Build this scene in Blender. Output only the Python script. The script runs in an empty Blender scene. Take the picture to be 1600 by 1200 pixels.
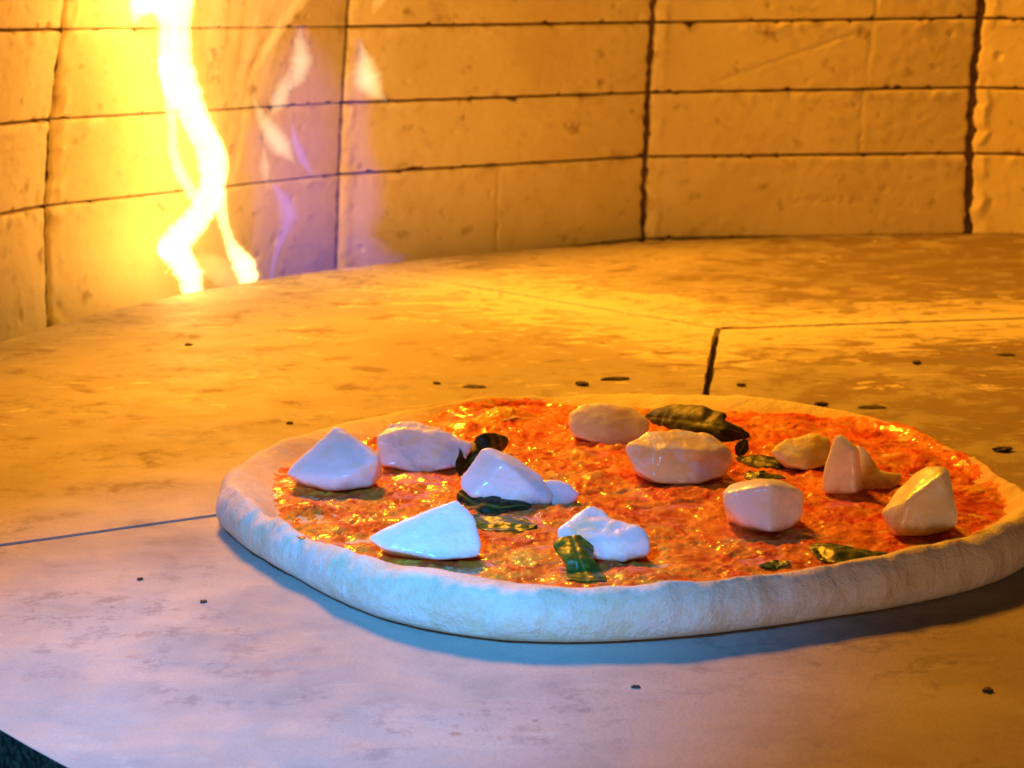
import bpy, bmesh, math, random
import numpy as np
from mathutils import Vector

# ------------------------------------------------------------------ camera, world, lights
S = bpy.context.scene
C = S.collection
FPX = 3000.0; PITCH = math.radians(10.85); CAMH = 0.2
cam_d = bpy.data.cameras.new('camera'); cam = bpy.data.objects.new('camera', cam_d); C.objects.link(cam)
cam.location = (0, 0, CAMH); cam.rotation_euler = (math.pi/2 - PITCH, 0, 0)
cam_d.sensor_width = 36; cam_d.lens = FPX/1600*36
cam_d.clip_start = 0.01; cam_d.clip_end = 50
cam_d.dof.use_dof = True; cam_d.dof.focus_distance = 0.70; cam_d.dof.aperture_fstop = 30
S.camera = cam
S.view_settings.view_transform = 'Standard'; S.view_settings.look = 'None'
S.view_settings.exposure = 0.12; S.view_settings.gamma = 1
S.cycles.use_denoising = True
S.cycles.max_bounces = 6; S.cycles.transparent_max_bounces = 64
S.cycles.sample_clamp_indirect = 4

W = bpy.data.worlds.new('World'); S.world = W; W.use_nodes = True
bg = W.node_tree.nodes['Background']
bg.inputs[0].default_value = (0.9, 0.40, 0.08, 1); bg.inputs[1].default_value = 0.02

def aim(o, p):
    o.rotation_euler = (Vector(p) - o.location).to_track_quat('-Z', 'Y').to_euler()
def lamp(name, kind, loc, power, col, target=None, **kw):
    d = bpy.data.lights.new(name, kind); d.energy = power; d.color = col
    for k, v in kw.items(): setattr(d, k, v)
    o = bpy.data.objects.new(name, d); C.objects.link(o); o.location = loc
    if target: aim(o, target)
    return o
FIRE = (1.0, 0.355, 0.014)
# flame curling over the dome, above the frame: casts the main shadows towards the camera
lamp('dome_flame_light', 'AREA', (-0.27, 1.60, 0.82), 18.5, FIRE, (0.05, 0.85, 0), shape='RECTANGLE', size=0.22, size_y=0.14)
# heart of the flame itself
for x_, y_, z_, e_ in ((-.232, 1.375, .03, .16), (-.213, 1.395, .10, .24), (-.228, 1.365, .19, .26), (-.245, 1.35, .27, .34), (-.24, 1.33, .38, .6)):
    lamp('flame_light', 'POINT', (x_, y_, z_), e_*.78, (1.0, 0.45, 0.09), shadow_soft_size=0.010)
# added warm fill aimed at the wall, for bounce of the unbuilt dome
lamp('wall_fill', 'AREA', (-0.16, 0.86, 0.56), 2.7, (1.0, 0.43, 0.012), (0.18, 1.75, 0.48), shape='DISK', size=0.45)
# added weak warm fill, low beside the camera, to lift the cheese fronts
lamp('front_fill', 'AREA', (0.12, -0.04, 0.065), 0.8, (1.0, 0.62, 0.42), (0.07, 0.75, 0.015), shape='DISK', size=0.06)
# cool work light at the oven mouth, front left
lamp('mouth_light', 'SPOT', (-0.17, 0.16, 0.40), 34.0, (0.03, 0.35, 1.0), (-0.085, 0.55, 0.0),
     spot_size=math.radians(36), spot_blend=1.0, shadow_soft_size=0.03)

# ------------------------------------------------------------------ helpers
def P(u, v, z=0.0, depth=None):
    """point of the place seen at photo pixel (u, v), on height z or at ground distance depth"""
    d = np.array([(u-800)/FPX, math.cos(PITCH) - (v-600)/FPX*math.sin(PITCH), -math.sin(PITCH) - (v-600)/FPX*math.cos(PITCH)])
    t = depth/d[1] if depth is not None else (z-CAMH)/d[2]
    return np.array([0, 0, CAMH]) + t*d

_rs = np.random.RandomState(7)
_perm = _rs.permutation(256); _perm = np.concatenate([_perm, _perm, _perm])
_g = _rs.normal(size=(256, 3)); _g /= np.linalg.norm(_g, axis=1)[:, None]
def perlin(p):
    p = np.asarray(p, float); i = np.floor(p).astype(int); f = p - i
    i &= 255; w = f*f*f*(f*(f*6-15)+10); out = 0
    for dx in (0, 1):
        for dy in (0, 1):
            for dz in (0, 1):
                h = _perm[_perm[_perm[(i[..., 0]+dx) & 255] + ((i[..., 1]+dy) & 255)] + ((i[..., 2]+dz) & 255)]
                g = _g[h]
                d = g[..., 0]*(f[..., 0]-dx) + g[..., 1]*(f[..., 1]-dy) + g[..., 2]*(f[..., 2]-dz)
                ww = (w[..., 0] if dx else 1-w[..., 0])*(w[..., 1] if dy else 1-w[..., 1])*(w[..., 2] if dz else 1-w[..., 2])
                out = out + d*ww
    return out
def fbm(x, y, z, sc, o=4, gain=0.5):
    r = 0; a = 1.0
    p = np.stack(np.broadcast_arrays(x, y, z), -1)*sc
    for k in range(o):
        r = r + a*perlin(p*2**k + 17.3*k); a *= gain
    return r
def smooth(a, b, x):
    t = np.clip((x-a)/(b-a), 0, 1); return t*t*(3-2*t)

def mesh_obj(name, verts, faces, mat=None, parent=None, shade=True):
    me = bpy.data.meshes.new(name); me.from_pydata([tuple(map(float, v)) for v in verts], [], faces)
    me.validate(); me.update()
    if shade: me.polygons.foreach_set('use_smooth', [True]*len(me.polygons))
    if mat: me.materials.append(mat)
    o = bpy.data.objects.new(name, me); C.objects.link(o); o.parent = parent
    return o
def grid_faces(n, m, wrap=False, off=0):
    f = []
    for i in range(n-1 if not wrap else n):
        a = i*m; b = ((i+1) % n)*m
        for j in range(m-1): f.append((off+a+j, off+b+j, off+b+j+1, off+a+j+1))
    return f
def empty(name, loc=(0, 0, 0)):
    o = bpy.data.objects.new(name, None); C.objects.link(o); o.location = loc; o.empty_display_size = 0.02
    return o
def tag(o, label=None, cat=None, group=None, kind=None):
    for k, v in (('label', label), ('category', cat), ('group', group), ('kind', kind)):
        if v: o[k] = v
    return o
def adopt(o, root):
    """keeps the child where it stands in the world"""
    o.parent = root; o.matrix_parent_inverse = root.matrix_world.inverted() if False else __import__('mathutils').Matrix.Translation(-Vector(root.location))

class NT:
    def __init__(s, name):
        s.m = bpy.data.materials.new(name); s.m.use_nodes = True; s.t = s.m.node_tree
        s.b = s.t.nodes['Principled BSDF']; s.out = s.t.nodes['Material Output']
        s.co = s.n('ShaderNodeTexCoord').outputs['Object']
    def n(s, t, **kw):
        x = s.t.nodes.new(t)
        for k, v in kw.items(): setattr(x, k, v)
        return x
    def l(s, a, b): s.t.links.new(a, b)
    def put(s, sock, v):
        if hasattr(v, 'is_linked') or hasattr(v, 'links'): s.l(v, sock)
        else: sock.default_value = v if not isinstance(v, tuple) or len(v) != 3 or sock.type != 'RGBA' else (*v, 1)
    def noise(s, sc, det=4, rough=.5, dist=0, vec=None, out=0):
        x = s.n('ShaderNodeTexNoise'); s.l(vec or s.co, x.inputs['Vector'])
        x.inputs['Scale'].default_value = sc; x.inputs['Detail'].default_value = det
        x.inputs['Roughness'].default_value = rough; x.inputs['Distortion'].default_value = dist
        return x.outputs[out]
    def vor(s, sc, rnd=1, vec=None, feat='F1'):
        x = s.n('ShaderNodeTexVoronoi', feature=feat); s.l(vec or s.co, x.inputs['Vector']); x.inputs['Scale'].default_value = sc
        x.inputs['Randomness'].default_value = rnd
        return x.outputs['Distance']
    def ramp(s, x, a, b, lo=0., hi=1.):
        r = s.n('ShaderNodeMapRange', interpolation_type='SMOOTHSTEP'); s.put(r.inputs[0], x)
        for i, v in zip((1, 2, 3, 4), (a, b, lo, hi)): r.inputs[i].default_value = v
        return r.outputs[0]
    def math(s, op, a, b=0., c=0.):
        r = s.n('ShaderNodeMath', operation=op); s.put(r.inputs[0], a); s.put(r.inputs[1], b); s.put(r.inputs[2], c); return r.outputs[0]
    def mix(s, f, a, b, mode='MIX'):
        r = s.n('ShaderNodeMix', data_type='RGBA', blend_type=mode); s.put(r.inputs[0], f); s.put(r.inputs[6], a); s.put(r.inputs[7], b)
        return r.outputs[2]
    def bump(s, h, dist, strength=1., normal=None):
        b = s.n('ShaderNodeBump'); b.inputs['Distance'].default_value = dist; b.inputs['Strength'].default_value = strength
        s.l(h, b.inputs['Height'])
        if normal: s.l(normal, b.inputs['Normal'])
        return b.outputs[0]
    def mapping(s, scale=(1, 1, 1), rot=(0, 0, 0)):
        x = s.n('ShaderNodeMapping'); s.l(s.co, x.inputs[0]); x.inputs['Scale'].default_value = scale; x.inputs['Rotation'].default_value = rot
        return x.outputs[0]
    def set(s, **kw):
        for k, v in kw.items(): s.put(s.b.inputs[k.replace('_', ' ')], v)
        return s.m
    def sep(s):
        x = s.n('ShaderNodeSeparateXYZ'); s.l(s.co, x.inputs[0]); return x.outputs

# ------------------------------------------------------------------ materials
def mat_floor():
    m = NT('hearth_stone'); X, Y, Z = m.sep()
    big = m.noise(5, 5, .6, .6); mid = m.noise(28, 6, .65, .3)
    st = m.mapping((1, 2.2, 1), (0, 0, .35)); streak = m.noise(22, 7, .7, 1.6, st)
    fine = m.noise(900, 3, .7)
    base = m.mix(m.ramp(big, .35, .68), (.36, .31, .25), (.52, .46, .37))
    # browned, seasoned patches, mostly on the right half of the hearth
    right = m.ramp(m.math('ADD', X, m.math('MULTIPLY', Y, -.08)), -.10, .24)
    br = m.ramp(m.math('ADD', mid, m.math('MULTIPLY', right, .17)), .55, .67)
    base = m.mix(m.math('MULTIPLY', m.math('MULTIPLY', br, m.ramp(Y, .62, .92, .2, 1.)), .92), base, (.24, .165, .10))
    # ash and flour scraped about, thickest along the joints of the far half
    def line(a, b):
        ax, ay = a; bx, by = b; L = math.hypot(bx-ax, by-ay); nx, ny = -(by-ay)/L, (bx-ax)/L
        return m.math('ABSOLUTE', m.math('SUBTRACT', m.math('MULTIPLY_ADD', X, nx, m.math('MULTIPLY', Y, ny)), ax*nx+ay*ny))
    over = m.math('MULTIPLY', m.math('MAXIMUM', m.math('SUBTRACT', X, .134), 0.), 5.); under = m.math('MULTIPLY', m.math('MAXIMUM', m.math('SUBTRACT', .134, X), 0.), 5.)
    dl = m.math('MINIMUM', m.math('ADD', line((-.124, 1.544), (.134, 1.236)), over), m.math('ADD', line((.134, 1.236), (.345, 1.28)), under))
    near_joint = m.ramp(dl, .17, .0)
    far = m.ramp(Y, .86, 1.15)
    th = m.math('ADD', streak, m.math('MULTIPLY', m.math('MULTIPLY', near_joint, far), .20))
    ash = m.math('MULTIPLY', m.ramp(th, .60, .645), m.ramp(Y, .80, 1.0, .12, 1.))
    base = m.mix(m.math('MULTIPLY', ash, .85), base, (.84, .75, .58))
    jt = m.math('MULTIPLY', m.ramp(m.math('ADD', dl, m.math('MULTIPLY', mid, .03)), .044, .028), far)
    base = m.mix(m.math('MULTIPLY', jt, .8), base, (.88, .80, .64))
    # scorch spots and pits
    sp = m.vor(55); msk = m.noise(9, 3, .6)
    spots = m.math('MULTIPLY', m.ramp(m.math('ADD', sp, m.math('MULTIPLY', mid, .16)), .19, .13), m.ramp(msk, .5, .62))
    base = m.mix(m.math('MULTIPLY', spots, .75), base, (.10, .07, .05))
    bl = m.math('MULTIPLY', m.ramp(m.noise(75, 7, .75, .1), .50, .62), m.ramp(m.noise(9, 3), .46, .56))
    base = m.mix(m.math('MULTIPLY', bl, .6), base, (.17, .16, .17))
    base = m.mix(m.ramp(fine, .35, .7, 0, .35), base, (.30, .24, .19))
    base = m.mix(m.ramp(m.noise(1400, 2, .6), .66, .78, 0, .5), base, (.95, .9, .85))
    h = m.math('ADD', m.math('MULTIPLY', streak, .5), m.math('MULTIPLY', fine, .12))
    nb = m.bump(h, .0016, .8); nb = m.bump(m.noise(420, 5, .7), .0004, .7, nb)
    return m.set(Base_Color=base, Roughness=m.ramp(mid, .3, .7, .55, .75), Specular_IOR_Level=.35, Normal=nb)
def mat_brick():
    m = NT('firebrick'); 
    n1 = m.noise(7, 5, .6, .4); n2 = m.noise(60, 6, .65); f = m.noise(700, 3, .7)
    base = m.mix(m.ramp(n1, .3, .7), (.76, .60, .26), (.88, .73, .35))
    base = m.mix(m.ramp(n2, .56, .78, 0, .6), base, (.50, .35, .22))
    base = m.mix(m.math('MULTIPLY', m.ramp(m.vor(26), .10, .06), m.ramp(m.noise(5, 2), .56, .64)), base, (.40, .27, .16))
    lp = m.n('ShaderNodeAttribute', attribute_name='lip').outputs['Fac']
    base = m.mix(m.math('MULTIPLY', m.math('MAXIMUM', lp, 0.), m.ramp(n2, .35, .6, .35, 1.)), base, (.94, .80, .44))
    base = m.mix(m.math('MULTIPLY', m.math('MAXIMUM', m.math('MULTIPLY', lp, -1.), 0.), m.ramp(n2, .4, .6, .2, .9)), base, (.36, .22, .08))
    nb = m.bump(n2, .0013, .7); nb = m.bump(f, .0003, .8, nb)
    return m.set(Base_Color=base, Roughness=.82, Specular_IOR_Level=.25, Normal=nb)
def mat_mortar():
    m = NT('sooty_mortar'); n = m.noise(120, 5, .7)
    return m.set(Base_Color=m.mix(m.ramp(n, .3, .7), (.08, .045, .025), (.22, .14, .08)), Roughness=.95, Normal=m.bump(n, .003, 1))
def mat_simple(name, a, b, sc, rough=.8, bump=.001, **kw):
    m = NT(name); n = m.noise(sc, 5, .65)
    return m.set(Base_Color=m.mix(m.ramp(n, .35, .68), a, b), Roughness=rough, Normal=m.bump(n, bump, .8), **kw)
def mat_dough():
    m = NT('raw_dough'); n = m.noise(60, 5, .6); f = m.noise(900, 4, .75); g = m.noise(260, 4, .7)
    base = m.mix(m.ramp(n, .35, .7), (.80, .66, .42), (.88, .78, .60))
    flour = m.ramp(m.math('ADD', g, m.math('MULTIPLY', n, .4)), .62, .78)
    base = m.mix(m.math('MULTIPLY', flour, .25), base, (.93, .91, .86))
    a = m.n('ShaderNodeAttribute', attribute_name='stain')
    base = m.mix(m.math('MULTIPLY', a.outputs['Fac'], m.ramp(g, .35, .6, .3, .75)), base, (.88, .46, .12))
    nb = m.bump(g, .0012, .8); nb = m.bump(f, .0006, 1., nb)
    return m.set(Base_Color=base, Roughness=.62, Specular_IOR_Level=.35, Normal=nb, Subsurface_Weight=.25, Subsurface_Radius=(1, .6, .3), Subsurface_Scale=.002)
def mat_sauce():
    m = NT('tomato_sauce')
    a = m.n('ShaderNodeAttribute', attribute_name='tone')
    n = m.noise(420, 5, .7, .5); f = m.noise(1300, 4, .7)
    col = m.mix(m.ramp(n, .48, .72, 0, .35), a.outputs['Color'], (.92, .45, .10))
    col = m.mix(m.ramp(f, .55, .75, 0, .35), col, (.55, .03, .006))
    wet = m.n('ShaderNodeAttribute', attribute_name='wet').outputs['Fac']
    dry = m.math('SUBTRACT', 1.0, m.math('MULTIPLY', wet, .85))
    nb = m.bump(m.math('MULTIPLY', n, dry), .0010, .9); nb = m.bump(m.math('MULTIPLY', f, dry), .0005, .8, nb)
    return m.set(Base_Color=col, Roughness=m.ramp(n, .3, .7, .3, .55), Specular_IOR_Level=.25, Normal=nb, Coat_Weight=m.ramp(m.math('ADD', m.noise(70, 3, .6), m.math('MULTIPLY', wet, .2)), .46, .66, .02, .9), Coat_Roughness=.08, Coat_Normal=m.bump(m.math('MULTIPLY', m.noise(300, 3, .6), m.math('ADD', dry, .3)), .0005, .8), Subsurface_Weight=.15, Subsurface_Radius=(1, .3, .1), Subsurface_Scale=.002)
def mat_cheese(name, oil=0., smear=0.):
    m = NT(name); n = m.noise(110, 4, .6, .4); f = m.noise(600, 4, .6)
    base = m.mix(m.ramp(n, .4, .7), (.95, .93, .89), (.93, .89, .81))
    base = m.mix(m.ramp(n, .50-.12*oil, .66-.1*oil, 0, .25+.6*oil), base, (.90, .74, .28))
    X, Y, Z = m.sep()
    if smear: base = m.mix(m.math('MULTIPLY', m.ramp(m.math('ADD', Z, m.math('MULTIPLY', n, .014)), .0345, .0385), smear), base, (.85, .30, .05))
    foot = m.ramp(m.math('ADD', Z, m.math('MULTIPLY', n, .010)), .0225, .0165)   # sauce soaked up at the foot of the piece
    base = m.mix(m.math('MULTIPLY', foot, .75), base, (.66, .27, .10))
    nb = m.bump(n, .0016, .6); nb = m.bump(f, .0004, .7, nb)
    return m.set(Base_Color=base, Roughness=m.ramp(n, .35, .7, .3, .5), Specular_IOR_Level=.5, Normal=nb, Coat_Weight=.35, Coat_Roughness=.12,
                 Subsurface_Weight=.7, Subsurface_Radius=(1, .85, .7), Subsurface_Scale=.004)
def mat_leaf(name, a, b, ro=.36):
    m = NT(name); n = m.noise(150, 5, .6, .6)
    at = m.n('ShaderNodeAttribute', attribute_name='vein')
    base = m.mix(m.ramp(n, .38, .66), a, b)
    base = m.mix(m.math('MULTIPLY', at.outputs['Fac'], .6), base, (.20, .26, .03))
    return m.set(Base_Color=base, Roughness=ro, Specular_IOR_Level=.35, Normal=m.bump(n, .0008, .7))
def mat_flame(name, col, eps):
    m = bpy.data.materials.new(name); m.use_nodes = True; t = m.node_tree
    t.nodes.remove(t.nodes['Principled BSDF'])
    e = t.nodes.new('ShaderNodeEmission'); e.inputs[0].default_value = (*col, 1); e.inputs[1].default_value = eps
    t.links.new(e.outputs[0], t.nodes['Material Output'].inputs['Volume'])
    return m

M_floor = mat_floor(); M_brick = mat_brick(); M_mortar = mat_mortar(); M_dough = mat_dough(); M_sauce = mat_sauce()
M_cheese = mat_cheese('mozzarella'); M_cheese_top = mat_cheese('sauced_mozzarella', .2, .85); M_cheese_oil = mat_cheese('oily_mozzarella', 1.); M_cheese_mid = mat_cheese('buttery_mozzarella', .45)
M_leaf = mat_leaf('basil_green', (.045, .075, .008), (.11, .17, .015)); M_leafd = mat_leaf('basil_dark', (.012, .013, .004), (.028, .034, .006), .5)
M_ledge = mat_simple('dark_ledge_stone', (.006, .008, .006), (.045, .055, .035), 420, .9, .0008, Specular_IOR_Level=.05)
M_trough = mat_simple('scorched_trough', (.02, .014, .01), (.07, .045, .03), 60, .8, .002)
M_bed = mat_simple('joint_dust', (.03, .02, .014), (.08, .05, .035), 200, .95, .001)
M_char = mat_simple('burnt_crumb', (.014, .010, .007), (.07, .04, .025), 500, .7, .001)

# ------------------------------------------------------------------ hearth: a round stone disc cut into tiles
DC = np.array([.4322, 1.0223]); DR = .7664
floor = empty('oven_floor'); tag(floor, kind='structure')
def on_circle(p, q):
    """where the line p->q leaves the disc"""
    p = np.array(p, float); d = np.array(q, float)-p; d /= np.linalg.norm(d); e = p-DC; b = e@d
    return p + (-b + math.sqrt(b*b - e@e + DR*DR))*d
B = np.array([.134, 1.236]); Cc = np.array([.086, .880])
A = on_circle(B, (-.124, 1.544)); E1 = on_circle(B, (.345, 1.28)); L = on_circle((-.119, .759), (-.197, .713)); E2 = on_circle(Cc, (.2, .765))
def arc(p, q):
    a = math.atan2(*(p-DC)[::-1]); b = math.atan2(*(q-DC)[::-1])
    while b > a: b -= 2*math.pi       # clockwise
    n = max(4, int((a-b)/math.radians(1.2)))
    return [DC + DR*np.array([math.cos(a+(b-a)*k/n), math.sin(a+(b-a)*k/n)]) for k in range(1, n)]
def seg(p, q, gap, seed):
    """joint edge from p to q, moved to the right by gap, slightly uneven"""
    d = q-p; Ln = np.linalg.norm(d); d = d/Ln; nrm = np.array([d[1], -d[0]]); n = int(Ln/.006)
    out = []
    for k in range(n+1):
        t = k/n; w = gap*(1 + .55*float(perlin(np.array([t*Ln*90, seed, .5])))+ .9*max(0, float(perlin(np.array([t*Ln*25, seed+9, .5])))))
        x = p + d*Ln*t + nrm*w
        out.append(x)
    return out
def tile(edges, z):
    """edges: list of ('s', p, q, gap) or ('a', p, q); clockwise seen from above, the inside lies to the right"""
    pts = []
    for i, e in enumerate(edges):
        pts += seg(e[1], e[2], e[3], 3.1*i+z*9e4) if e[0] == 's' else arc(e[1], e[2])
    cl = [pts[0]]
    for p in pts[1:]:
        if np.linalg.norm(p-cl[-1]) > .0012: cl.append(p)
    bm = bmesh.new(); vs = [bm.verts.new((p[0], p[1], z)) for p in cl]
    f = bm.faces.new(vs)
    if f.normal.z < 0 or f.calc_area() and (f.normal_update() or f.normal.z < 0): f.normal_flip()
    r = bmesh.ops.extrude_face_region(bm, geom=[f])
    bmesh.ops.translate(bm, verts=[v for v in r['geom'] if isinstance(v, bmesh.types.BMVert)], vec=(0, 0, -.028))
    bmesh.ops.recalc_face_normals(bm, faces=bm.faces)
    ed = [e for e in bm.edges if abs(e.verts[0].co.z-z) < 1e-6 and abs(e.verts[1].co.z-z) < 1e-6]
    bmesh.ops.bevel(bm, geom=ed, offset=.0009, segments=2, affect='EDGES', profile=.5, clamp_overlap=True)
    for k in range(-10, 32):       # an even mesh inside each slab
        for nn in ((1, .013, 0), (-.013, 1, 0)):
            bmesh.ops.bisect_plane(bm, geom=bm.verts[:]+bm.edges[:]+bm.faces[:], plane_co=(k*.06+.011, k*.06+.017, 0), plane_no=nn, dist=1e-6)
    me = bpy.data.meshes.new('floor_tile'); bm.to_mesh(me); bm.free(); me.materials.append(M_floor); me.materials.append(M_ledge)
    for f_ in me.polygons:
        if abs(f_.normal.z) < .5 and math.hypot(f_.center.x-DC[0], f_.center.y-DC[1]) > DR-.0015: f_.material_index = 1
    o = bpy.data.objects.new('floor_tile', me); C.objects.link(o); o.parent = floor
    return o
thin, wide = .0009, .0019
tile([('s', B, A, .0030), ('a', A, E1), ('s', E1, B, .0026)], .0)
tile([('s', Cc, L, .0013), ('a', L, A), ('s', A, B, .0024), ('s', B, Cc, wide)], .0003)
tile([('s', Cc, B, wide), ('s', B, E1, .0026), ('a', E1, E2), ('s', E2, Cc, thin)], -.0003)
tile([('s', L, Cc, .0013), ('s', Cc, E2, thin), ('a', E2, L)], .0001)
def ring(name, r0, r1, z, mat, a0=0, a1=360, parent=None, thick=.01):
    n = 160; v = []; 
    for k in range(n+1):
        a = math.radians(a0+(a1-a0)*k/n); c, s = math.cos(a), math.sin(a)
        for (r, zz) in ((r0, z-thick), (r0, z), (r1, z), (r1, z-thick)): v.append((DC[0]+r*c, DC[1]+r*s, zz))
    return mesh_obj(name, v, grid_faces(n+1, 4), mat, parent, False)
v = [(DC[0], DC[1], -.006)] + [(DC[0]+(DR-.003)*math.cos(a), DC[1]+(DR-.003)*math.sin(a), -.006) for a in np.linspace(0, 2*math.pi, 181)[:-1]]
mesh_obj('joint_bed', v, [(0, k+1, (k+1) % 180+1) for k in range(180)], M_bed, floor, False)
tr = ring('burner_trough', .60, 1.15, -.075, M_trough, 0, 360, None, .02); tag(tr, kind='structure')
lg = ring('oven_ledge', .776, 1.10, -.010, M_ledge, 175, 300, None, .05); tag(lg, kind='structure')

# ------------------------------------------------------------------ brick wall round the hearth
wall = empty('oven_wall', (0, 1.7, 0)); tag(wall, 'curved firebrick oven wall of large stacked tan bricks behind the flame', 'wall')
ZL = [-.001, .071, .130, .190, .250]
cols = []
def colz(x, y): return [np.array([x + (.0045*k), y, z]) for k, z in enumerate(ZL)]
cols.append(colz(-.410, .56)); cols.append(colz(-.425, .82)); cols.append(colz(-.392, 1.085))
for c in cols: c[0] = c[0]-np.array([0, 0, .035])
def colp(depth, pts): return [P(u, v_, depth=depth) for u, v_ in pts]
cols.append(colp(1.35, [(78, 575), (72, 322), (80, 187), (98, 46), (110, -95)]))
cols.append(colp(1.62, [(526, 428), (530, 273), (535, 161), (543, 42), (549, -75)]))
cols.append(colp(1.75, [(1006, 374), (1009, 245), (1014, 145), (1020, 35), (1025, -75)]))
cols.append(colp(1.79, [(1512, 367), (1515, 240), (1520, 137), (1531, 28), (1538, -80)]))
cols.append(colz(.70, 1.74)); cols.append(colz(.97, 1.62)); cols.append(colz(1.16, 1.40))
for c in cols:
    c.insert(0, c[0]-np.array([0, 0, .062])); c.insert(0, c[0]-np.array([0, 0, .062]))
    for _ in range(3): c.append(c[-1]+(c[-1]-c[-2]))
vgap = {3: .0020, 4: .0010, 5: .0024, 6: .0030}
def axis(n, Ln, e=.004):
    """parameter values crowded near both ends"""
    a = np.array([0, .0006, .0014, .0025, .004])/Ln
    return np.concatenate([a, np.linspace(.0075/Ln, 1-.0075/Ln, n), 1-a[::-1]])
def brick(ci, ri):
    p00, p10, p11, p01 = cols[ci][ri], cols[ci+1][ri], cols[ci+1][ri+1], cols[ci][ri+1]
    Lx = np.linalg.norm(p10-p00); Lz = np.linalg.norm(p01-p00)
    s = axis(130, Lx); t = axis(34, Lz); SS, TT = np.meshgrid(s, t, indexing='ij')
    seed = ci*7.7+ri*3.3
    # ragged arrises: the edge wanders in and out
    gl = vgap.get(ci, .0024); gr = vgap.get(ci+1, .0024); gh = .0003 if ci == 3 else .0007
    wl = gl*(1+1.5*fbm(0, TT*Lz, seed, 70, 3)) + .003*np.maximum(0, fbm(2, TT*Lz, seed, 120, 2)-.15)
    wr = gr*(1+1.5*fbm(5, TT*Lz, seed, 70, 3)) + .004*np.maximum(0, fbm(7, TT*Lz, seed, 120, 2)-.15)
    wb = gh*(1+.8*fbm(SS*Lx, 0, seed, 60, 3)) + .012*np.maximum(0, fbm(SS*Lx, 3, seed, 95, 3)-.25)
    wt = gh*(1+.8*fbm(SS*Lx, 9, seed, 60, 3)) + .010*np.maximum(0, fbm(SS*Lx, 13, seed, 95, 3)-.25)
    x = np.maximum(wl, 2e-4) + SS*(Lx-np.maximum(wl, 2e-4)-np.maximum(wr, 2e-4))
    z = wb + TT*(Lz-wb-wt)
    a = x/Lx; b = z/Lz
    pos = (p00*(1-a)[..., None]+p10*a[..., None])*(1-b)[..., None] + (p01*(1-a)[..., None]+p11*a[..., None])*b[..., None]
    nrm = np.cross(p10-p00, p01-p00); nrm = nrm/np.linalg.norm(nrm)
    if nrm[1] > 0 and abs(nrm[1]) > .3 or (abs(nrm[1]) <= .3 and nrm[0]*(DC[0]-p00[0]) < 0): nrm = -nrm
    dx = np.minimum(SS*Lx, (1-SS)*Lx); dz = np.minimum(TT*Lz, (1-TT)*Lz); r = .0030
    ex = np.clip(1-dx/r, 0, 1); ez = np.clip(1-dz/(r*.55), 0, 1)
    off = -(1-np.sqrt(np.clip(1-np.minimum(ex*ex+ez*ez, 1), 0, 1)))*.0024
    edge = (dx < 1e-9) | (dz < 1e-9); 
    w = SS*Lx; q = TT*Lz
    off = off + .0009*fbm(w, q, seed, 18, 3) + .0004*fbm(w, q, seed, 110, 4)
    off = off - .0016*smooth(.44, .6, fbm(w, q, seed+8, 80, 3))
    # mortar smeared along the lower side of each bed joint
    sm = np.exp(-((Lz-q-.005)/.0035)**2); off = off + sm*.0028*np.maximum(0, fbm(w, q, seed+3, 75, 3)+.1)
    sm = np.exp(-((w-gl-.006)/.004)**2); off = off + sm*.0040*np.maximum(0, fbm(w, q, seed+5, 60, 3)+.2)
    if (ci, ri) in crack:
        cx = crack[(ci, ri)]*Lx + .001*fbm(0, q, seed, 80, 2); off = off - .0022*np.exp(-((w-cx)/.0012)**2)*np.clip(.5+1.2*fbm(w, q, 1, 60, 2), 0, 1)
    if (ci, ri) == (5, 4):   # long diagonal scratch
        d = (q-.006) - (w-.055)*.34; off = off - .0010*np.exp(-(d/.0012)**2)*((w > .05) & (w < .19))
    if (ci, ri) == (5, 2):   # worn maker's mark, too worn to read
        mk = (w > .135)*(w < .21)*np.exp(-((q-.034)/.004)**4); off = off - .0010*mk*(fbm(w, q, 2, 190, 2) > 0)
    off = np.where(edge, -.0035 if ci == 3 and ri > 1 else -.013, off)
    pos = pos + off[..., None]*nrm
    n, m_ = pos.shape[:2]
    o = mesh_obj('brick', pos.reshape(-1, 3), grid_faces(n, m_), M_brick)
    me = o.data
    # pale mortar crumbled over the arrises, brown soot here and there
    lip = np.exp(-(np.maximum(Lz-q-.0015, 0)/.0035))*smooth(-.1, .35, fbm(w, q, seed+20, 45, 3)) + np.exp(-(np.maximum(w-gl, 0)/.006))*smooth(-.2, .3, fbm(w, q, seed+21, 40, 3))*.9
    lip = lip - .8*np.exp(-(np.minimum(dx, dz*1.6)/.007))*smooth(.1, .45, fbm(w, q, seed+30, 38, 4)) - .8*smooth(.36, .55, fbm(w, q, seed+31, 55, 4))
    at = me.attributes.new('lip', 'FLOAT', 'POINT'); at.data.foreach_set('value', np.clip(lip, -1, 1).reshape(-1).astype(np.float32))
    if me.polygons[len(me.polygons)//2].normal.dot(Vector(nrm)) < 0: me.flip_normals()
    adopt(o, wall)
crack = {(4, 2): .505, (5, 3): .66, (5, 4): .67, (5, 5): .68}
for ci in range(len(cols)-1):
    for ri in range(len(cols[0])-1): brick(ci, ri)
mv = []
for c in cols:
    for q in c:
        d = q-np.array([DC[0], DC[1], q[2]]); d /= np.linalg.norm(d); mv.append(q+d*.0072)
mo = mesh_obj('mortar', mv, grid_faces(len(cols), len(cols[0])), M_mortar, None, False); adopt(mo, wall)

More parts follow.
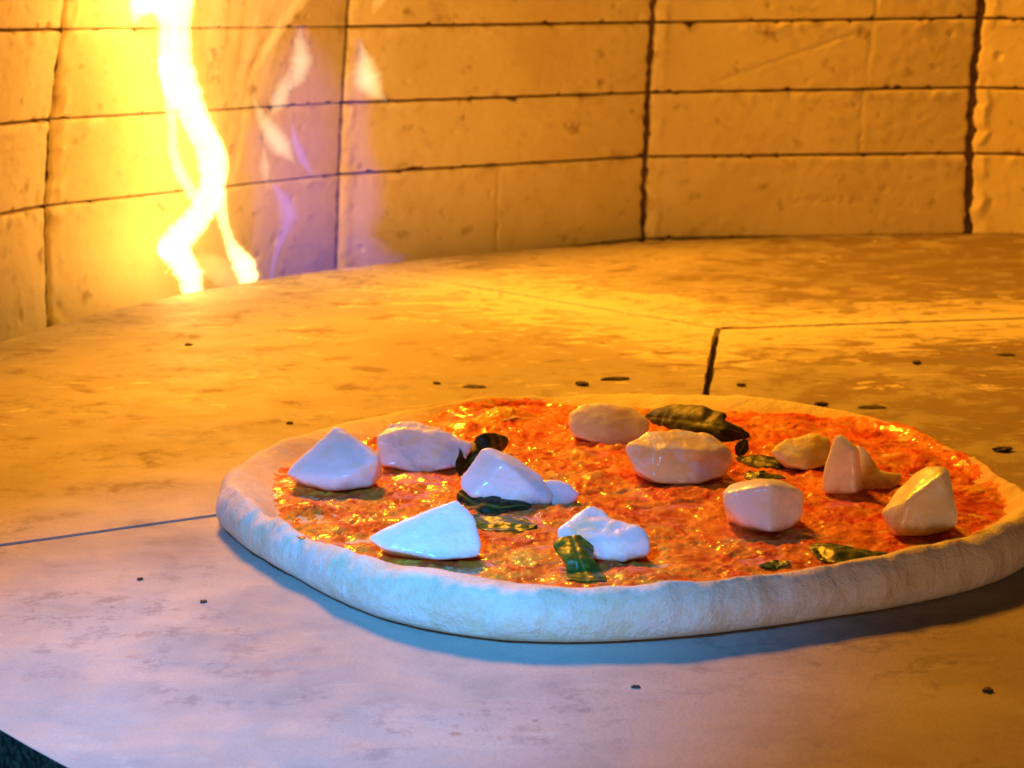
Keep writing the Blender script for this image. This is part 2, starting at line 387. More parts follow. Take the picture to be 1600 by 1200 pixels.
# ------------------------------------------------------------------ pizza
PC = np.array([.0454, .7598])
near_px = [(342, 800), (350, 820), (375, 860), (400, 885), (500, 935), (620, 985), (700, 1001), (800, 1012), (900, 1013), (1000, 1010), (1200, 990), (1400, 960), (1500, 935), (1600, 905)]
far_px = [(342, 765), (350, 745), (400, 715), (450, 690), (550, 660), (650, 640), (760, 622), (850, 617), (950, 615), (1100, 618), (1230, 630), (1320, 640), (1400, 665), (1480, 695), (1560, 740), (1600, 770)]
sauce_px = [(428, 735), (436, 790), (470, 838), (520, 860), (600, 873), (700, 884), (800, 900), (900, 915), (1000, 915), (1100, 905), (1200, 893), (1300, 880), (1400, 858), (1480, 838), (1550, 815), (1575, 780), (1545, 745), (1500, 712), (1440, 682), (1350, 652), (1230, 640), (1100, 634), (950, 627), (850, 622), (760, 627), (640, 655), (500, 700)]
def polar_fit(pts, order):
    d = np.array(pts)-PC; th = np.arctan2(d[:, 1], d[:, 0]); r = np.hypot(d[:, 0], d[:, 1])
    def basis(t): return np.stack([np.ones_like(t)] + [f(k*t) for k in range(1, order+1) for f in (np.cos, np.sin)], -1)
    reg = np.diag([0]+[3e-3*k**2 for k in range(1, order+1) for _ in (0, 1)])
    Bm = basis(th); w = np.linalg.solve(Bm.T@Bm+reg, Bm.T@r)
    return lambda t: basis(np.asarray(t, float))@w
base_pts = [P(u, v_)[:2] for u, v_ in near_px]
for u, v_ in far_px:
    q = P(u, v_, .0150)[:2]; d = q-PC; base_pts.append(q+d/np.linalg.norm(d)*.004)
Rout = polar_fit(base_pts, 7)
Rsau = polar_fit([P(u, v_, .0145)[:2] for u, v_ in sauce_px], 7)

bumps = []   # (u, v, radius, height): blisters and lumps of the base
for u, v_, r, h in [(880, 745, .0075, .0026), (925, 748, .0070, .0022), (905, 712, .0070, .0018), (790, 655, .014, .0045), (735, 668, .012, .003),
                    (480, 803, .0070, .0022), (1010, 905, .010, .0020), (1140, 800, .010, .0015), (700, 815, .012, .0015), (1330, 800, .012, .002),
                    (1420, 720, .014, .003), (1230, 660, .014, .0025), (560, 690, .010, .002)]:
    q = P(u, v_, .012); bumps.append((q[0], q[1], r, h))
def dough_z(x, y):
    th = np.arctan2(y-PC[1], x-PC[0]); r = np.hypot(x-PC[0], y-PC[1]); Ro = Rout(th); Rs = Rsau(th)
    t = Ro-r                                    # distance in from the outer edge
    wdt = np.clip(Ro-Rs, .012, .032)
    sn = np.sin(th); hc = .0168 + .0018*smooth(.1, -.7, sn) - .0012*smooth(.2, .8, sn) + (.0028)*fbm(np.cos(th)*3, np.sin(th)*3, 0, 1.3, 3)
    inner = .0115 + .0012*fbm(x, y, 0, 35, 3)
    k = smooth(.30, 1.2, t/wdt)
    z = hc*(1-k) + inner*k
    for bx, by, br, bh in bumps: z = z + bh*np.exp(-(((x-bx)**2+(y-by)**2)/br**2)**1.4)
    return z
def sauce_surface(x, y):
    th = np.arctan2(y-PC[1], x-PC[0]); r = np.hypot(x-PC[0], y-PC[1]); Rs = Rsau(th)
    e = Rs-r + .0030*fbm(x, y, 1, 160, 4)+.003*fbm(x, y, 4, 45, 2)
    th_ = np.where(e > 0, .0010*smooth(0, .004, e), e*.5)
    n1 = fbm(x, y, 2, 70, 3); n2 = fbm(x, y, 3, 260, 4, .6)
    z = dough_z(x, y) + th_ + smooth(0, .006, e)*(.0022*n1 + .0011*n2 + .0003*fbm(x, y, 6, 620, 2))
    pool = smooth(.0, .18, fbm(x, y, 8, 42, 2))       # wet oily pools lie flat
    z = z - pool*smooth(0, .01, e)*(.00105*n2+.0004)
    return z, e, n1, n2, pool
# crust
pizza = empty('pizza', (PC[0], PC[1], 0))
tag(pizza, 'raw margherita pizza with pale floury rim lying on the oven floor', 'pizza')
NA = 1500
th = np.linspace(0, 2*math.pi, NA, endpoint=False)
prof = [(.012, .0006), (.006, .0006), (.0028, .0014), (.0012, .003), (.0004, .0052), (0, .0076), (.0002, .0100), (.0009, .0122), (.0022, .0145), (.0040, .0164)]
ins = np.linspace(.0060, .050, 56)
Ro = Rout(th); cx, cy = np.cos(th), np.sin(th)
# small folds and dents of the outer side
wob = .0020*fbm(cx*4, cy*4, 0, 1.1, 4)
rows = []; stain = []
for k, (t, z) in enumerate(prof):
    r = Ro - t + (wob + .0008*fbm(cx, cy, z/.165, 14, 3))*min(1, z/.004); x = PC[0]+r*cx; y = PC[1]+r*cy
    top = dough_z(PC[0]+(Ro-.006)*cx, PC[1]+(Ro-.006)*cy)
    zz = z/.0176*top
    if z > .002:
        n = .0014*fbm(x*1., y, zz*1.0, 75, 4) + .00035*fbm(x, y, zz, 600, 3)
        r = r + n; zz = zz + n*.6
        x = PC[0]+r*cx; y = PC[1]+r*cy
    rows.append(np.stack([x, y, zz], -1)); stain.append(np.zeros(NA))
for t in ins:
    r = Ro - t + wob*max(0, 1-(t-.006)/.01); x = PC[0]+r*cx; y = PC[1]+r*cy
    z = dough_z(x, y) + .0004*fbm(x, y, 5, 150, 3) + .00015*fbm(x, y, 5, 700, 2)
    # floury folds on the front rim
    f = fbm(cx*7, cy*7, t*160, 1.0, 2); z = z + .0007*smooth(.0130+.006*f, .0085+.006*f, t)*smooth(-.05, .2, fbm(cx*9, cy*9, 7, 1., 2))*(cy < .2)
    rows.append(np.stack([x, y, z], -1))
    e = Rsau(th)-r; stain.append(smooth(-.010, .0, e - .003 + .006*fbm(x, y, 9, 90, 3)))
V = np.stack(rows, 1); nk = V.shape[1]
cr = mesh_obj('crust', V.reshape(-1, 3), grid_faces(NA, nk, True), M_dough)
at = cr.data.attributes.new('stain', 'FLOAT', 'POINT'); at.data.foreach_set('value', np.stack(stain, 1).reshape(-1).astype(np.float32))
if cr.data.polygons[nk-5].normal.z < 0: cr.data.flip_normals()
adopt(cr, pizza)
# sauce
st = .00060; half = .18
gx = np.arange(-half, half, st); X, Y = np.meshgrid(PC[0]+gx, PC[1]+gx, indexing='ij')
z, e, n1, n2, pool = sauce_surface(X, Y)
keep = e > -.0035
idx = -np.ones(X.shape, int); idx[keep] = np.arange(keep.sum())
q = keep[:-1, :-1] & keep[1:, :-1] & keep[1:, 1:] & keep[:-1, 1:]
Fq = np.stack([idx[:-1, :-1][q], idx[1:, :-1][q], idx[1:, 1:][q], idx[:-1, 1:][q]], -1)
xs, ys = X[keep], Y[keep]
def spot(u, v_, r, k=1.):
    p = P(u, v_, .012); return k*np.exp(-(((xs-p[0])**2+(ys-p[1])**2)/r**2)**2)
red = smooth(.05, .35, fbm(xs, ys, 11, 60, 4, .6)+.08)*.85
for a in [(1360, 682, .012), (1540, 795, .014), (1500, 790, .012), (1120, 655, .008), (1035, 770, .009), (1250, 655, .012), (830, 627, .018), (740, 845, .008), (1320, 790, .01), (455, 745, .006), (475, 800, .007), (1440, 740, .012), (980, 800, .008)]: red = np.maximum(red, spot(*a))
yel = smooth(.05, .5, fbm(xs, ys, 21, 50, 4, .55))*.8
for a in [(880, 745, .008), (925, 748, .007), (905, 712, .007), (790, 655, .015), (735, 668, .013), (1010, 905, .010), (1450, 690, .012)]: yel = np.maximum(yel, spot(*a))
c_or, c_red, c_yel, c_brn = (np.array(c) for c in ((.95, .24, .014), (.85, .035, .004), (.98, .52, .05), (.66, .12, .012)))
col = c_or*np.ones((len(xs), 1)); col = col*(1-yel[:, None])+c_yel*yel[:, None]; col = col*(1-red[:, None])+c_red*red[:, None]
pl = pool[keep][:, None]*.5; col = col*(1-pl)+c_brn*pl
fl = smooth(.42, .60, fbm(xs, ys, 31, 330, 2))[:, None]*.8*(smooth(-.2, .3, fbm(xs, ys, 33, 40, 2))[:, None])   # flecks of melted cheese
col = col*(1-fl)+np.array((.95, .72, .36))*fl
sa = mesh_obj('sauce', [], [], M_sauce)
me = sa.data; nv, nf = len(xs), len(Fq)
me.vertices.add(nv); me.vertices.foreach_set('co', np.stack([xs, ys, z[keep]+fl[:, 0]*.0004], -1).reshape(-1).astype(np.float32))
me.loops.add(nf*4); me.loops.foreach_set('vertex_index', Fq.reshape(-1).astype(np.int32))
me.polygons.add(nf); me.polygons.foreach_set('loop_start', (np.arange(nf)*4).astype(np.int32))
me.polygons.foreach_set('use_smooth', [True]*nf); me.update(calc_edges=True); me.validate()
ca = me.attributes.new('tone', 'FLOAT_COLOR', 'POINT'); ca.data.foreach_set('color', np.concatenate([col, np.ones((nv, 1))], 1).reshape(-1).astype(np.float32))
wa = me.attributes.new('wet', 'FLOAT', 'POINT'); wa.data.foreach_set('value', pool[keep].astype(np.float32))
adopt(sa, pizza)

# ------------------------------------------------------------------ mozzarella pieces
def sz(x, y): return float(sauce_surface(np.array([x]), np.array([y]))[0][0])
def chunk(label, base, hulls, mat=None, vox=.0008, soft=3, rough=.0004, nsc=150, seed=0, group='pieces of mozzarella on the pizza'):
    """hulls: lists of (u, v, back_mm); v None = on the sauce at that distance behind the base point. base = (u, v) of the contact"""
    g = P(base[0], base[1], .0133); bm = bmesh.new()
    for h in hulls:
        vs = []
        for u, v_, dy in h:
            y = g[1]+dy/1000
            if v_ is None:
                xx = (u-800)/FPX*y/math.cos(PITCH)*1.0; vs.append(bm.verts.new((xx, y, .0075)))
            else: vs.append(bm.verts.new(P(u, v_, depth=y)))
        r = bmesh.ops.convex_hull(bm, input=vs)
        bmesh.ops.delete(bm, geom=[v for v in vs if v.is_valid and not v.link_faces], context='VERTS')
    bmesh.ops.recalc_face_normals(bm, faces=bm.faces)
    me = bpy.data.meshes.new('tmp'); bm.to_mesh(me); bm.free()
    t = bpy.data.objects.new('tmp', me); C.objects.link(t)
    m = t.modifiers.new('r', 'REMESH'); m.mode = 'VOXEL'; m.voxel_size = vox
    m = t.modifiers.new('s', 'SMOOTH'); m.factor = .6; m.iterations = soft*5
    me2 = bpy.data.meshes.new_from_object(t.evaluated_get(bpy.context.evaluated_depsgraph_get()))
    bpy.data.objects.remove(t)
    n = len(me2.vertices); co = np.empty(n*3, np.float32); me2.vertices.foreach_get('co', co); co = co.reshape(-1, 3).astype(float)
    nr = np.empty(n*3, np.float32); me2.vertices.foreach_get('normal', nr); nr = nr.reshape(-1, 3)
    d = rough*fbm(co[:, 0], co[:, 1], co[:, 2]+seed, nsc, 3) + rough*1.7*fbm(co[:, 0], co[:, 1], co[:, 2]+seed, 55, 2)
    co = co + nr*d[:, None]
    me2.vertices.foreach_set('co', co.reshape(-1).astype(np.float32))
    me2.polygons.foreach_set('use_smooth', [True]*len(me2.polygons)); me2.materials.clear(); me2.materials.append(mat or M_cheese); me2.update()
    o = bpy.data.objects.new('mozzarella_piece', me2); C.objects.link(o)
    return tag(o, label, 'cheese', group)

chunk('pointed white mozzarella piece at the far left edge of the pizza', (520, 765),
      [[(446, 740, 2), (452, 728, 4), (522, 665, 13), (532, 666, 14), (595, 706, 9), (598, 745, 7), (580, 762, 0), (516, 768, -3), (470, 752, 0), (592, 715, 2), (540, 745, -4), (470, None, 20), (575, None, 24), (540, 690, 20)]], seed=1, soft=2)
chunk('squarish mozzarella piece smeared with sauce on top, back left beside the pointed one', (660, 733),
      [[(588, 680, 8), (592, 725, 2), (655, 741, -3), (722, 728, 0), (741, 692, 8), (700, 672, 13), (625, 668, 12), (600, 674, 14), (600, None, 24), (725, None, 24)],
       [(600, 690, 9), (606, 660, 16), (640, 655, 20), (690, 668, 18), (720, 690, 12), (600, None, 22), (700, None, 24)]], mat=M_cheese_top, seed=2, rough=.0007)
chunk('steep white wedge of mozzarella lying on basil left of the centre', (790, 785),
      [[(719, 762, 2), (718, 745, 4), (752, 700, 8), (762, 697, 10), (800, 712, 10), (845, 742, 6), (868, 775, 0), (860, 789, -3), (800, 790, -4), (735, 776, -2), (790, 722, 1), (838, 768, -3), (740, None, 18), (850, None, 16)]], seed=3, soft=2)
chunk('small pinkish sliver of mozzarella at the right end of the steep wedge', (880, 786),
      [[(846, 748, 6), (872, 745, 7), (890, 752, 4), (908, 770, 2), (895, 787, -1), (862, 790, -2), (856, None, 10), (895, None, 10)]], seed=4, soft=4)
chunk('big smooth bluish wedge of mozzarella nearest the front left rim', (680, 872),
      [[(572, 840, 4), (600, 858, -1), (690, 876, -5), (750, 870, -3), (754, 850, 0), (742, 806, 5), (715, 778, 9), (706, 782, 10), (640, 806, 9), (592, 830, 8), (610, None, 18), (735, None, 20)]], seed=5, soft=2, rough=.00025)
chunk('torn mozzarella piece with a basil leaf hanging over its front', (950, 872),
      [[(868, 835, 0), (872, 822, 4), (905, 805, 8), (960, 812, 8), (1005, 826, 4), (1018, 845, 1), (1012, 868, -3), (975, 880, -6), (985, 845, -3), (930, 872, -5), (890, 850, -3), (880, None, 16), (1005, None, 15)],
       [(885, 815, 7), (920, 787, 13), (938, 790, 14), (958, 812, 9), (900, 830, 3), (950, 835, 5), (900, None, 20), (960, None, 20)]], mat=M_cheese_mid, seed=6, rough=.0010, nsc=110)
chunk('rounded mozzarella piece at the back rim left of the big dark basil leaf', (945, 690),
      [[(887, 660, 4), (888, 645, 8), (905, 630, 14), (945, 627, 16), (990, 632, 16), (1018, 658, 10), (1012, 680, 4), (970, 698, -2), (930, 692, -2), (893, 680, 0), (905, None, 26), (1005, None, 24)]], seed=7, soft=4, rough=.0005)
chunk('large oval slice of mozzarella glazed with oil in the middle of the back half', (1060, 752),
      [[(973, 700, 6), (978, 688, 8), (1010, 672, 14), (1060, 667, 17), (1105, 676, 15), (1142, 700, 9), (1146, 722, 5), (1128, 744, 0), (1085, 757, -4), (1025, 756, -4), (992, 735, 0), (1040, 700, 1), (1100, 705, 2), (1000, None, 26), (1130, None, 26)]],
      mat=M_cheese_oil, seed=8, soft=2, rough=.0008, nsc=120)
chunk('blocky mozzarella piece with a rounded front edge, right of centre', (1195, 826),
      [[(1127, 768, 4), (1130, 790, 0), (1160, 822, -2), (1204, 832, -8), (1206, 757, -3), (1232, 826, -2), (1255, 805, 5), (1256, 768, 9), (1225, 750, 12), (1185, 746, 12), (1140, 770, 0), (1140, 755, 9), (1145, None, 20), (1250, None, 20)]], seed=9, soft=2, rough=.0003)
chunk('upright narrow wedge of mozzarella, tallest piece on the right half', (1310, 770),
      [[(1283, 768, 0), (1286, 730, 2), (1303, 678, 6), (1314, 676, 7), (1342, 700, 8), (1350, 764, 4), (1338, 770, -4), (1334, 702, 0), (1290, 732, 4), (1320, 772, -2), (1300, None, 12), (1345, None, 14)]], seed=10, soft=2, rough=.0003)
chunk('soft melted yellow mozzarella behind the upright wedge', (1250, 735),
      [[(1203, 705, 6), (1225, 682, 14), (1262, 672, 18), (1300, 682, 14), (1300, 725, 4), (1262, 736, 0), (1232, 728, 0), (1225, None, 30), (1300, None, 30)]], mat=M_cheese_oil, seed=11, rough=.0011, soft=5)
chunk('low flap of mozzarella trailing right from the upright wedge', (1370, 764),
      [[(1335, 690, 12), (1350, 695, 12), (1372, 725, 8), (1365, 764, 0), (1340, 768, 0), (1350, None, 16)],
       [(1345, 730, 6), (1380, 740, 6), (1408, 738, 7), (1412, 746, 5), (1395, 764, 0), (1350, 768, 0), (1360, None, 16), (1400, None, 16)]], mat=M_cheese_mid, seed=12, soft=4, rough=.0007)
chunk('thick mozzarella wedge with oily slanted top nearest the right rim', (1430, 835),
      [[(1376, 800, 4), (1400, 838, -4), (1440, 838, -5), (1496, 822, -2), (1499, 812, 0), (1484, 735, 6), (1474, 727, 8), (1450, 727, 12), (1432, 738, 16), (1400, 765, 13), (1472, 742, -1), (1418, 782, -4), (1403, 836, -6), (1395, None, 18), (1485, None, 20)]], mat=M_cheese_mid, seed=13, soft=2, rough=.0004)

# ------------------------------------------------------------------ basil
def leaf(label, line, halfw, mat, axis_mm=(0, 1, 0), curl=.25, fold=0., ripple=.0008, lift0=.0004, seed=0, tip=True):
    """line: (u, v, lift_mm) along the midrib, seen in the photograph; halfw in mm; axis_mm: direction of the blade's width"""
    pts = []
    for u, v_, lf in line:
        q = P(u, v_, .014); zz = sz(q[0], q[1])
        q = P(u, v_, zz+lf/1000+lift0)
        pts.append(q)
    pts = np.array(pts); n = 44; m_ = 17
    t = np.linspace(0, len(pts)-1, n); c = np.stack([np.interp(t, range(len(pts)), pts[:, k]) for k in range(3)], -1)
    for _ in range(6): c[1:-1] = (c[:-2]+2*c[1:-1]+c[2:])/4
    a = np.linspace(0, 1, n); w = halfw/1000*np.clip(np.sin(math.pi*np.clip(a*.93+.05, 0, 1))**.7, .06, 1) if tip else halfw/1000*(.85+.15*np.sin(a*9))*np.ones(n)
    ax = np.array(axis_mm, float); ax /= np.linalg.norm(ax)
    tg = np.gradient(c, axis=0); tg /= np.linalg.norm(tg, axis=1)[:, None]
    sd = ax[None]-tg*(tg@ax)[:, None]; sd /= np.linalg.norm(sd, axis=1)[:, None]
    up = np.cross(sd, tg); up *= np.sign(up[:, 2:3]+1e-9)
    b = np.linspace(-1, 1, m_)
    V = c[:, None] + sd[:, None]*(b[None, :, None]*w[:, None, None])
    hgt = -curl*w[:, None]*b[None]**2 + fold*w[:, None]*np.abs(b[None]) + ripple*fbm(V[..., 0], V[..., 1], seed, 170, 3) - .00035*np.exp(-(b[None]/.09)**2)
    hgt = hgt + .00022*np.sin((np.abs(b[None])*2.5-a[:, None]*9)*2)*np.abs(b[None])
    V = V + up[:, None]*hgt[..., None]
    if V.size:                                     # never sinks under the sauce
        fx = V.reshape(-1, 3); s_, *_ = sauce_surface(fx[:, 0], fx[:, 1]); fx[:, 2] = np.maximum(fx[:, 2], s_+.0002); V = fx.reshape(n, m_, 3)
    o = mesh_obj('basil_leaf', V.reshape(-1, 3), grid_faces(n, m_), mat)
    at = o.data.attributes.new('vein', 'FLOAT', 'POINT')
    vv = np.maximum(np.exp(-(b[None]/.07)**2)+0*a[:, None], .35*(np.sin((np.abs(b[None])*2.5-a[:, None]*9)*2) > .95))
    at.data.foreach_set('value', vv.reshape(-1).astype(np.float32))
    md = o.modifiers.new('thickness', 'SOLIDIFY'); md.thickness = .00035; md.offset = 1
    md = o.modifiers.new('round', 'SUBSURF'); md.levels = 1; md.render_levels = 1
    return tag(o, label, 'basil leaf', 'basil leaves on the pizza')
leaf('long dark folded basil leaf along the back rim', [(1008, 652, 0), (1040, 655, 4), (1080, 660, 5), (1130, 668, 5), (1172, 680, 1)], 10.5, M_leafd, (0, .75, .66), .45, ripple=.0020, seed=1)
leaf('small upright scrap of dark basil right of the oval cheese slice', [(1152, 712, 0), (1160, 700, 4), (1166, 687, 7)], 3.2, M_leafd, (1, .2, 0), .2, seed=2)
leaf('dark basil leaf lying flat between the oval slice and the melted cheese', [(1152, 717, 0), (1180, 716, 2), (1210, 722, 2), (1236, 732, 0)], 8, M_leafd, (0, 1, .15), .35, ripple=.0014, seed=3)
leaf('curled oily basil scrap just behind the blocky cheese piece', [(1165, 744, 0), (1185, 740, 2), (1228, 746, 0)], 5, M_leaf, (0, 1, .1), .4, ripple=.0016, seed=4)
leaf('dark basil leaf tucked behind the steep wedge, tip sticking up', [(716, 742, 0), (735, 718, 3), (765, 702, 6), (794, 688, 4)], 8, M_leafd, (.1, .7, .7), .3, ripple=.0012, seed=5)
leaf('green basil leaf pinned under the front of the steep wedge', [(716, 768, 3), (740, 787, 1.5), (780, 793, 1.5), (830, 790, 0)], 7.5, M_leafd, (0, 1, .7), .4, ripple=.0014, seed=6)
leaf('wet crumpled basil leaf in oil in front of the steep wedge', [(737, 806, 0), (770, 812, 1), (805, 818, 1.5), (838, 822, 0)], 11, M_leaf, (0, 1, 0), .35, ripple=.0018, seed=7)
leaf('bright green basil leaf draped down over the torn cheese piece', [(893, 836, 9.5), (898, 850, 7.5), (905, 872, 4), (912, 892, 1.2), (918, 908, 0)], 7, M_leaf, (1, .1, 0), .35, ripple=.0009, seed=8, tip=False)
leaf('green basil leaf near the front right rim', [(1268, 852, 0), (1300, 852, 1.5), (1345, 862, 2), (1388, 866, 0)], 11, M_leaf, (0, 1, 0), .4, ripple=.0014, seed=9)
leaf('tiny scrap of basil sunk in sauce by the front right rim', [(1188, 884, 0), (1210, 881, .6), (1234, 884, 0)], 3.5, M_leaf, (0, 1, 0), .3, seed=10)

# ------------------------------------------------------------------ crumbs on the hearth
rnd = random.Random(5)
def crumb(label, u, v_, L_, Wd, H_, rot=0.):
    g = P(u, v_, .001); bm = bmesh.new(); bmesh.ops.create_icosphere(bm, subdivisions=3, radius=1)
    s_ = rnd.random()*50
    for v in bm.verts:
        k = 1+.75*float(fbm(v.co.x, v.co.y, v.co.z+s_, 1.3, 3)); c = v.co*k
        x, y = c.x*L_/2, c.y*Wd/2; v.co = (x*math.cos(rot)-y*math.sin(rot), x*math.sin(rot)+y*math.cos(rot), c.z*H_/2)
    me = bpy.data.meshes.new('burnt_crumb'); bm.to_mesh(me); bm.free(); me.materials.append(M_char)
    o = bpy.data.objects.new('burnt_crumb', me); C.objects.link(o); o.location = (g[0], g[1], H_/2*.75)
    tag(o, label, 'crumb', 'burnt crumbs on the oven floor')
crumb('dark burnt crumb on the floor just behind the pizza, left of the wide joint', 909, 600, .007, .007, .0028)
crumb('flat charred flake behind the pizza beside the wide floor joint', 962, 591, .016, .007, .0022, .2)
crumb('thin charred flake behind the back left rim of the pizza', 742, 603, .012, .007, .0016, -.2)
crumb('tiny burnt crumb behind the back left rim, leftmost of the row', 682, 598, .004, .004, .0018)
crumb('lone tiny burnt crumb on the bright floor left of the pizza', 453, 660, .0032, .0032, .0018)
crumb('tiny burnt crumb on the bright floor near the foot of the flame', 295, 538, .005, .005, .002)
crumb('black oval crumb on the floor right of the pizza', 1566, 701, .009, .006, .002, .1)
crumb('long charred smear on the floor behind the right rim', 1362, 633, .014, .008, .0005, .1)
crumb('faint charred flake at the right edge of the floor tile', 1572, 552, .009, .010, .0006, .9)
crumb('small burnt crumb far right on the brown floor tile', 1432, 565, .005, .007, .0018)
crumb('small burnt crumb right behind the crust by the wide joint', 1158, 600, .005, .004, .0016)
crumb('dark crumb at the right behind the back rim of the pizza', 1283, 630, .007, .004, .002)
crumb('dark burnt crumb in the lower right foreground', 1543, 1076, .0034, .0034, .0014)
crumb('thin dark crumb in the foreground just below the pizza shadow', 994, 1070, .0030, .0016, .0010)
crumb('tiny dark crumb on the lavender lit floor left of the pizza rim', 219, 902, .0022, .0022, .0010)
crumb('dark crumb on the floor near the lower left', 318, 937, .0022, .0026, .0010)

# ------------------------------------------------------------------ flame
fl_root = empty('flame', (-.23, 1.43, -.04)); tag(fl_root, 'tall bright yellow gas flame rising between the hearth edge and the wall', 'flame')
def tongue(name, pts, depth, mat, thick=.35, zoff=0., root=None):
    """pts: (u, v, half width in px); elliptical section, thick = depth/width"""
    pts = np.array(pts, float); n = max(14, len(pts)*9); t = np.linspace(0, len(pts)-1, n)
    # catmull-like smoothing
    c = np.stack([np.interp(t, range(len(pts)), pts[:, k]) for k in range(3)], -1)
    for _ in range(7): c[1:-1] = (c[:-2]+2*c[1:-1]+c[2:])/4
    V = []; m_ = 14
    for k in range(n):
        u, v_, w = c[k]; w = w*(1+.22*float(perlin(np.array([k*.33, zoff*3.1, .3])))); u = u+w*.25*float(perlin(np.array([k*.27, zoff*2.3, 7.3]))); dd = D + (depth-D)*.2 + (min(max(u, 205), 640)-290)*.0006 + .003*math.sin(k*.25+zoff); ctr = P(u, v_, depth=dd); wm = w*dd/FPX
        a = c[min(k+1, n-1)]-c[max(k-1, 0)]; d = np.array([a[0], -a[1]]); d /= np.linalg.norm(d)+1e-9; nx = np.array([d[1], 0, -d[0]])
        for j in range(m_):
            q = 2*math.pi*j/m_
            V.append(ctr + nx*wm*math.cos(q) + np.array([0, 1, 0])*max(wm*thick, .0012)*math.sin(q))
    F_ = [(k*m_+j, (k+1)*m_+j, (k+1)*m_+(j+1) % m_, k*m_+(j+1) % m_) for k in range(n-1) for j in range(m_)]
    F_ += [tuple(range(m_)), tuple((n-1)*m_+j for j in range(m_))[::-1]]
    o = mesh_obj(name, V, F_, mat); bm = bmesh.new(); bm.from_mesh(o.data)
    if bm.calc_volume(signed=True) < 0: bmesh.ops.reverse_faces(bm, faces=bm.faces)
    bm.to_mesh(o.data); bm.free()
    adopt(o, root or fl_root); return o
MF_core = mat_flame('flame_core', (1.0, .64, .24), 420)
MF_mid = mat_flame('flame_mantle', (1.0, .46, .08), 26)
MF_thin = mat_flame('flame_veil', (1.0, .52, .16), 34)
MF_pale = mat_flame('pale_flame', (.62, .62, .32), 34)
MF_vio = mat_flame('violet_flame', (.16, .11, .80), 15)
MF_blue = mat_flame('blue_flame', (.10, .12, .95), 42)
MF_glow = mat_flame('faint_flame_and_glare', (1.0, .50, .20), .24)  # faint flame body, and the painted glare halo round the flame
D = 1.412
main = [(245, -60, 44), (262, -10, 38), (272, 30, 28), (272, 75, 28), (276, 120, 32), (292, 160, 28), (314, 200, 22), (332, 240, 21), (338, 280, 22), (332, 315, 22), (318, 345, 22), (290, 372, 26), (266, 388, 28), (262, 400, 18)]
foot = [(246, 385, 8), (262, 390, 22), (284, 405, 24), (296, 430, 21), (301, 460, 16), (304, 500, 15)]
lobe = [(262, -30, 40), (228, 0, 28), (214, 18, 14), (208, 36, 4)]
leftb = [(254, 90, 12), (265, 140, 12), (269, 190, 8), (270, 235, 8), (279, 268, 10), (298, 298, 10), (312, 320, 9)]
leg = [(338, 300, 16), (346, 335, 9), (354, 365, 8), (364, 390, 12), (380, 412, 19), (388, 430, 18), (386, 452, 12)]
def fat(p, k, a=0): return [(u, v_, w*k+a) for u, v_, w in p]
strand_a = [(225, -60, 22), (250, -10, 24), (262, 30, 15), (262, 80, 15), (266, 120, 18), (284, 160, 16), (304, 200, 16), (322, 240, 15), (330, 280, 19), (324, 315, 20), (306, 345, 22), (282, 370, 24), (262, 386, 22), (250, 400, 8)]
strand_b = [(280, -60, 20), (286, -10, 18), (284, 30, 15), (282, 80, 16), (288, 120, 20), (302, 160, 16), (322, 200, 13), (342, 240, 12), (344, 280, 10), (338, 315, 8), (326, 342, 5)]
strand_c = [(300, 150, 3), (322, 190, 6), (340, 222, 9), (352, 255, 8), (350, 285, 5), (344, 310, 3)]
for nm, p, zo in (('tongue', strand_a, 0), ('tongue', strand_b, 5), ('tongue', strand_c, 7), ('tongue', foot, 1), ('tongue', lobe, 2), ('tongue', leftb, 3), ('tongue', leg, 4)):
    tongue(nm, p, D, MF_core, .45, zo)
for p, zo in ((strand_a, 0), (strand_b, 5), (foot, 1), (lobe, 2), (leftb, 3), (leg, 4)): tongue('mantle', fat(p, 1.05, 5), D, MF_mid, .6, zo)
tongue('wisp_or_glare', [(276, 90, 10), (292, 150, 22), (300, 210, 26), (306, 260, 24), (312, 310, 12), (314, 330, 2)], D-.004, MF_thin, .3, 11)
tongue('mantle', [(310, 400, 8), (330, 415, 22), (352, 428, 24), (372, 440, 18), (380, 470, 14)], D, MF_thin, .8, 2)
tongue('wisp_or_glare', [(488, -40, 14), (468, 0, 12), (440, 42, 8), (412, 80, 7), (396, 115, 6), (384, 160, 6), (376, 210, 5), (368, 270, 5)], D+.02, MF_mid, 1.2)
tongue('wisp_or_glare', [(332, 80, 2), (330, 130, 4), (333, 180, 6), (350, 230, 9), (362, 290, 8)], D+.01, MF_mid, .8)
tongue('wisp_or_glare', [(385, -40, 105), (365, 10, 95), (345, 70, 72), (340, 130, 56), (350, 200, 36), (362, 270, 18), (368, 320, 6)], D+.02, MF_glow, .5)
tongue('wisp_or_glare', [(262, -60, 95), (268, 40, 80), (290, 150, 72), (322, 260, 62), (318, 350, 66), (312, 430, 70), (312, 500, 50)], D-.01, MF_glow, .5)  # glare halo round the flame, painted as a glowing volume
for k_ in (.35, .5, .65, .8, 1.25, 1.55, 1.9): tongue('wisp_or_glare', fat([(262, -60, 95), (268, 40, 80), (290, 150, 72), (322, 260, 62), (318, 350, 66), (312, 430, 70), (312, 500, 50)], k_), D-.01, MF_glow, .4, k_*3)  # same painted glare, nested in several sizes for a soft edge
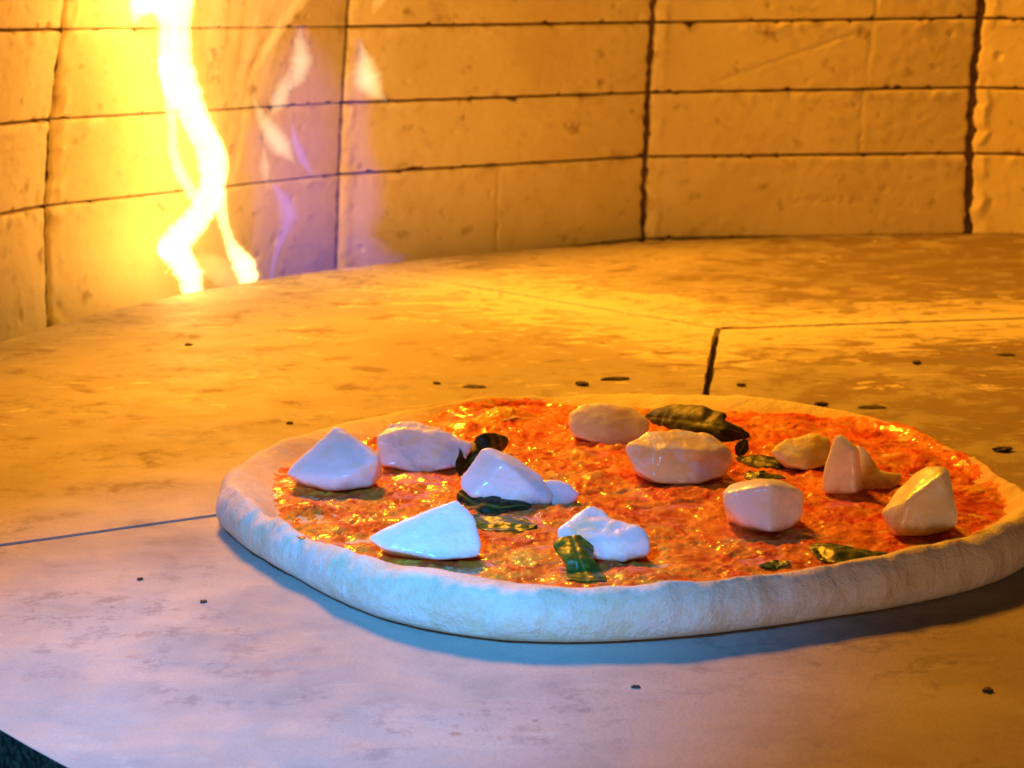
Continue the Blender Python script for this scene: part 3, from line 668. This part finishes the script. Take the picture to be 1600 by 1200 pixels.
for u0, u1, v1, zo in ((322, 330, 150, 1), (345, 338, 230, 2), (372, 346, 200, 3), (398, 352, 270, 4), (420, 356, 170, 5), (338, 326, 110, 6), (440, 362, 300, 7), (462, 384, 140, 8)):
    tongue('wisp_or_glare', [(u0+6, -50, 16), (u0, -10, 13), ((u0*2+u1)/3, v1*.35, 9), ((u0+u1*3)/4, v1*.7, 6), (u1, v1, 1)], D+.01, MF_thin, .5, zo)
tongue('wisp_or_glare', [(600, -30, 24), (592, 0, 10), (582, 22, 3)], D+.03, MF_thin, .8)
for k_ in (.6, 1.0, 1.4): tongue('wisp_or_glare', fat([(400, -60, 10), (440, -34, 34), (520, -30, 36), (570, -40, 12)], k_), D+.03, MF_glow, .8, k_)
def soft(name, p, mat, th, dd, zo=0):
    """a veil with soft edges: the same tongue nested three times"""
    for k_ in (1.1, .8, .5): tongue(name, fat(p, k_), dd, mat, th, zo)
soft('pale_tongue', [(469, 42, 0), (468, 70, 13), (472, 98, 18), (462, 125, 13), (452, 140, 4)], MF_pale, .5, D+.04, 1)
soft('pale_tongue', [(452, 108, 0), (446, 132, 12), (436, 158, 16), (424, 180, 3)], MF_pale, .5, D+.04, 2)
soft('pale_tongue', [(396, 154, 0), (408, 180, 10), (424, 208, 18), (442, 232, 17), (462, 256, 0)], MF_pale, .5, D+.04, 3)
soft('pale_tongue', [(562, 62, 0), (570, 95, 14), (574, 126, 24), (588, 145, 14), (606, 160, 0)], MF_pale, .5, D+.05, 4)
soft('pale_tongue', [(412, 226, 0), (414, 262, 10), (418, 294, 0)], MF_pale, .4, D+.04, 5)
soft('violet_veil', [(470, 40, 10), (476, 110, 56), (474, 200, 78), (470, 290, 84), (478, 370, 92), (486, 430, 90), (490, 500, 70)], MF_vio, .07, D+.03, 6)
soft('violet_veil', [(560, 60, 6), (563, 130, 24), (560, 220, 20), (572, 300, 34), (562, 380, 30), (600, 430, 44)], MF_vio, .16, D+.05, 7)
soft('blue_tongue', [(455, 190, 0), (463, 225, 8), (474, 252, 9), (490, 276, 0)], MF_blue, .35, D+.04, 8)
soft('blue_tongue', [(424, 284, 0), (438, 304, 11), (452, 328, 17), (449, 352, 13), (436, 380, 7), (426, 415, 4), (422, 450, 3)], MF_blue, .18, D+.03, 9)
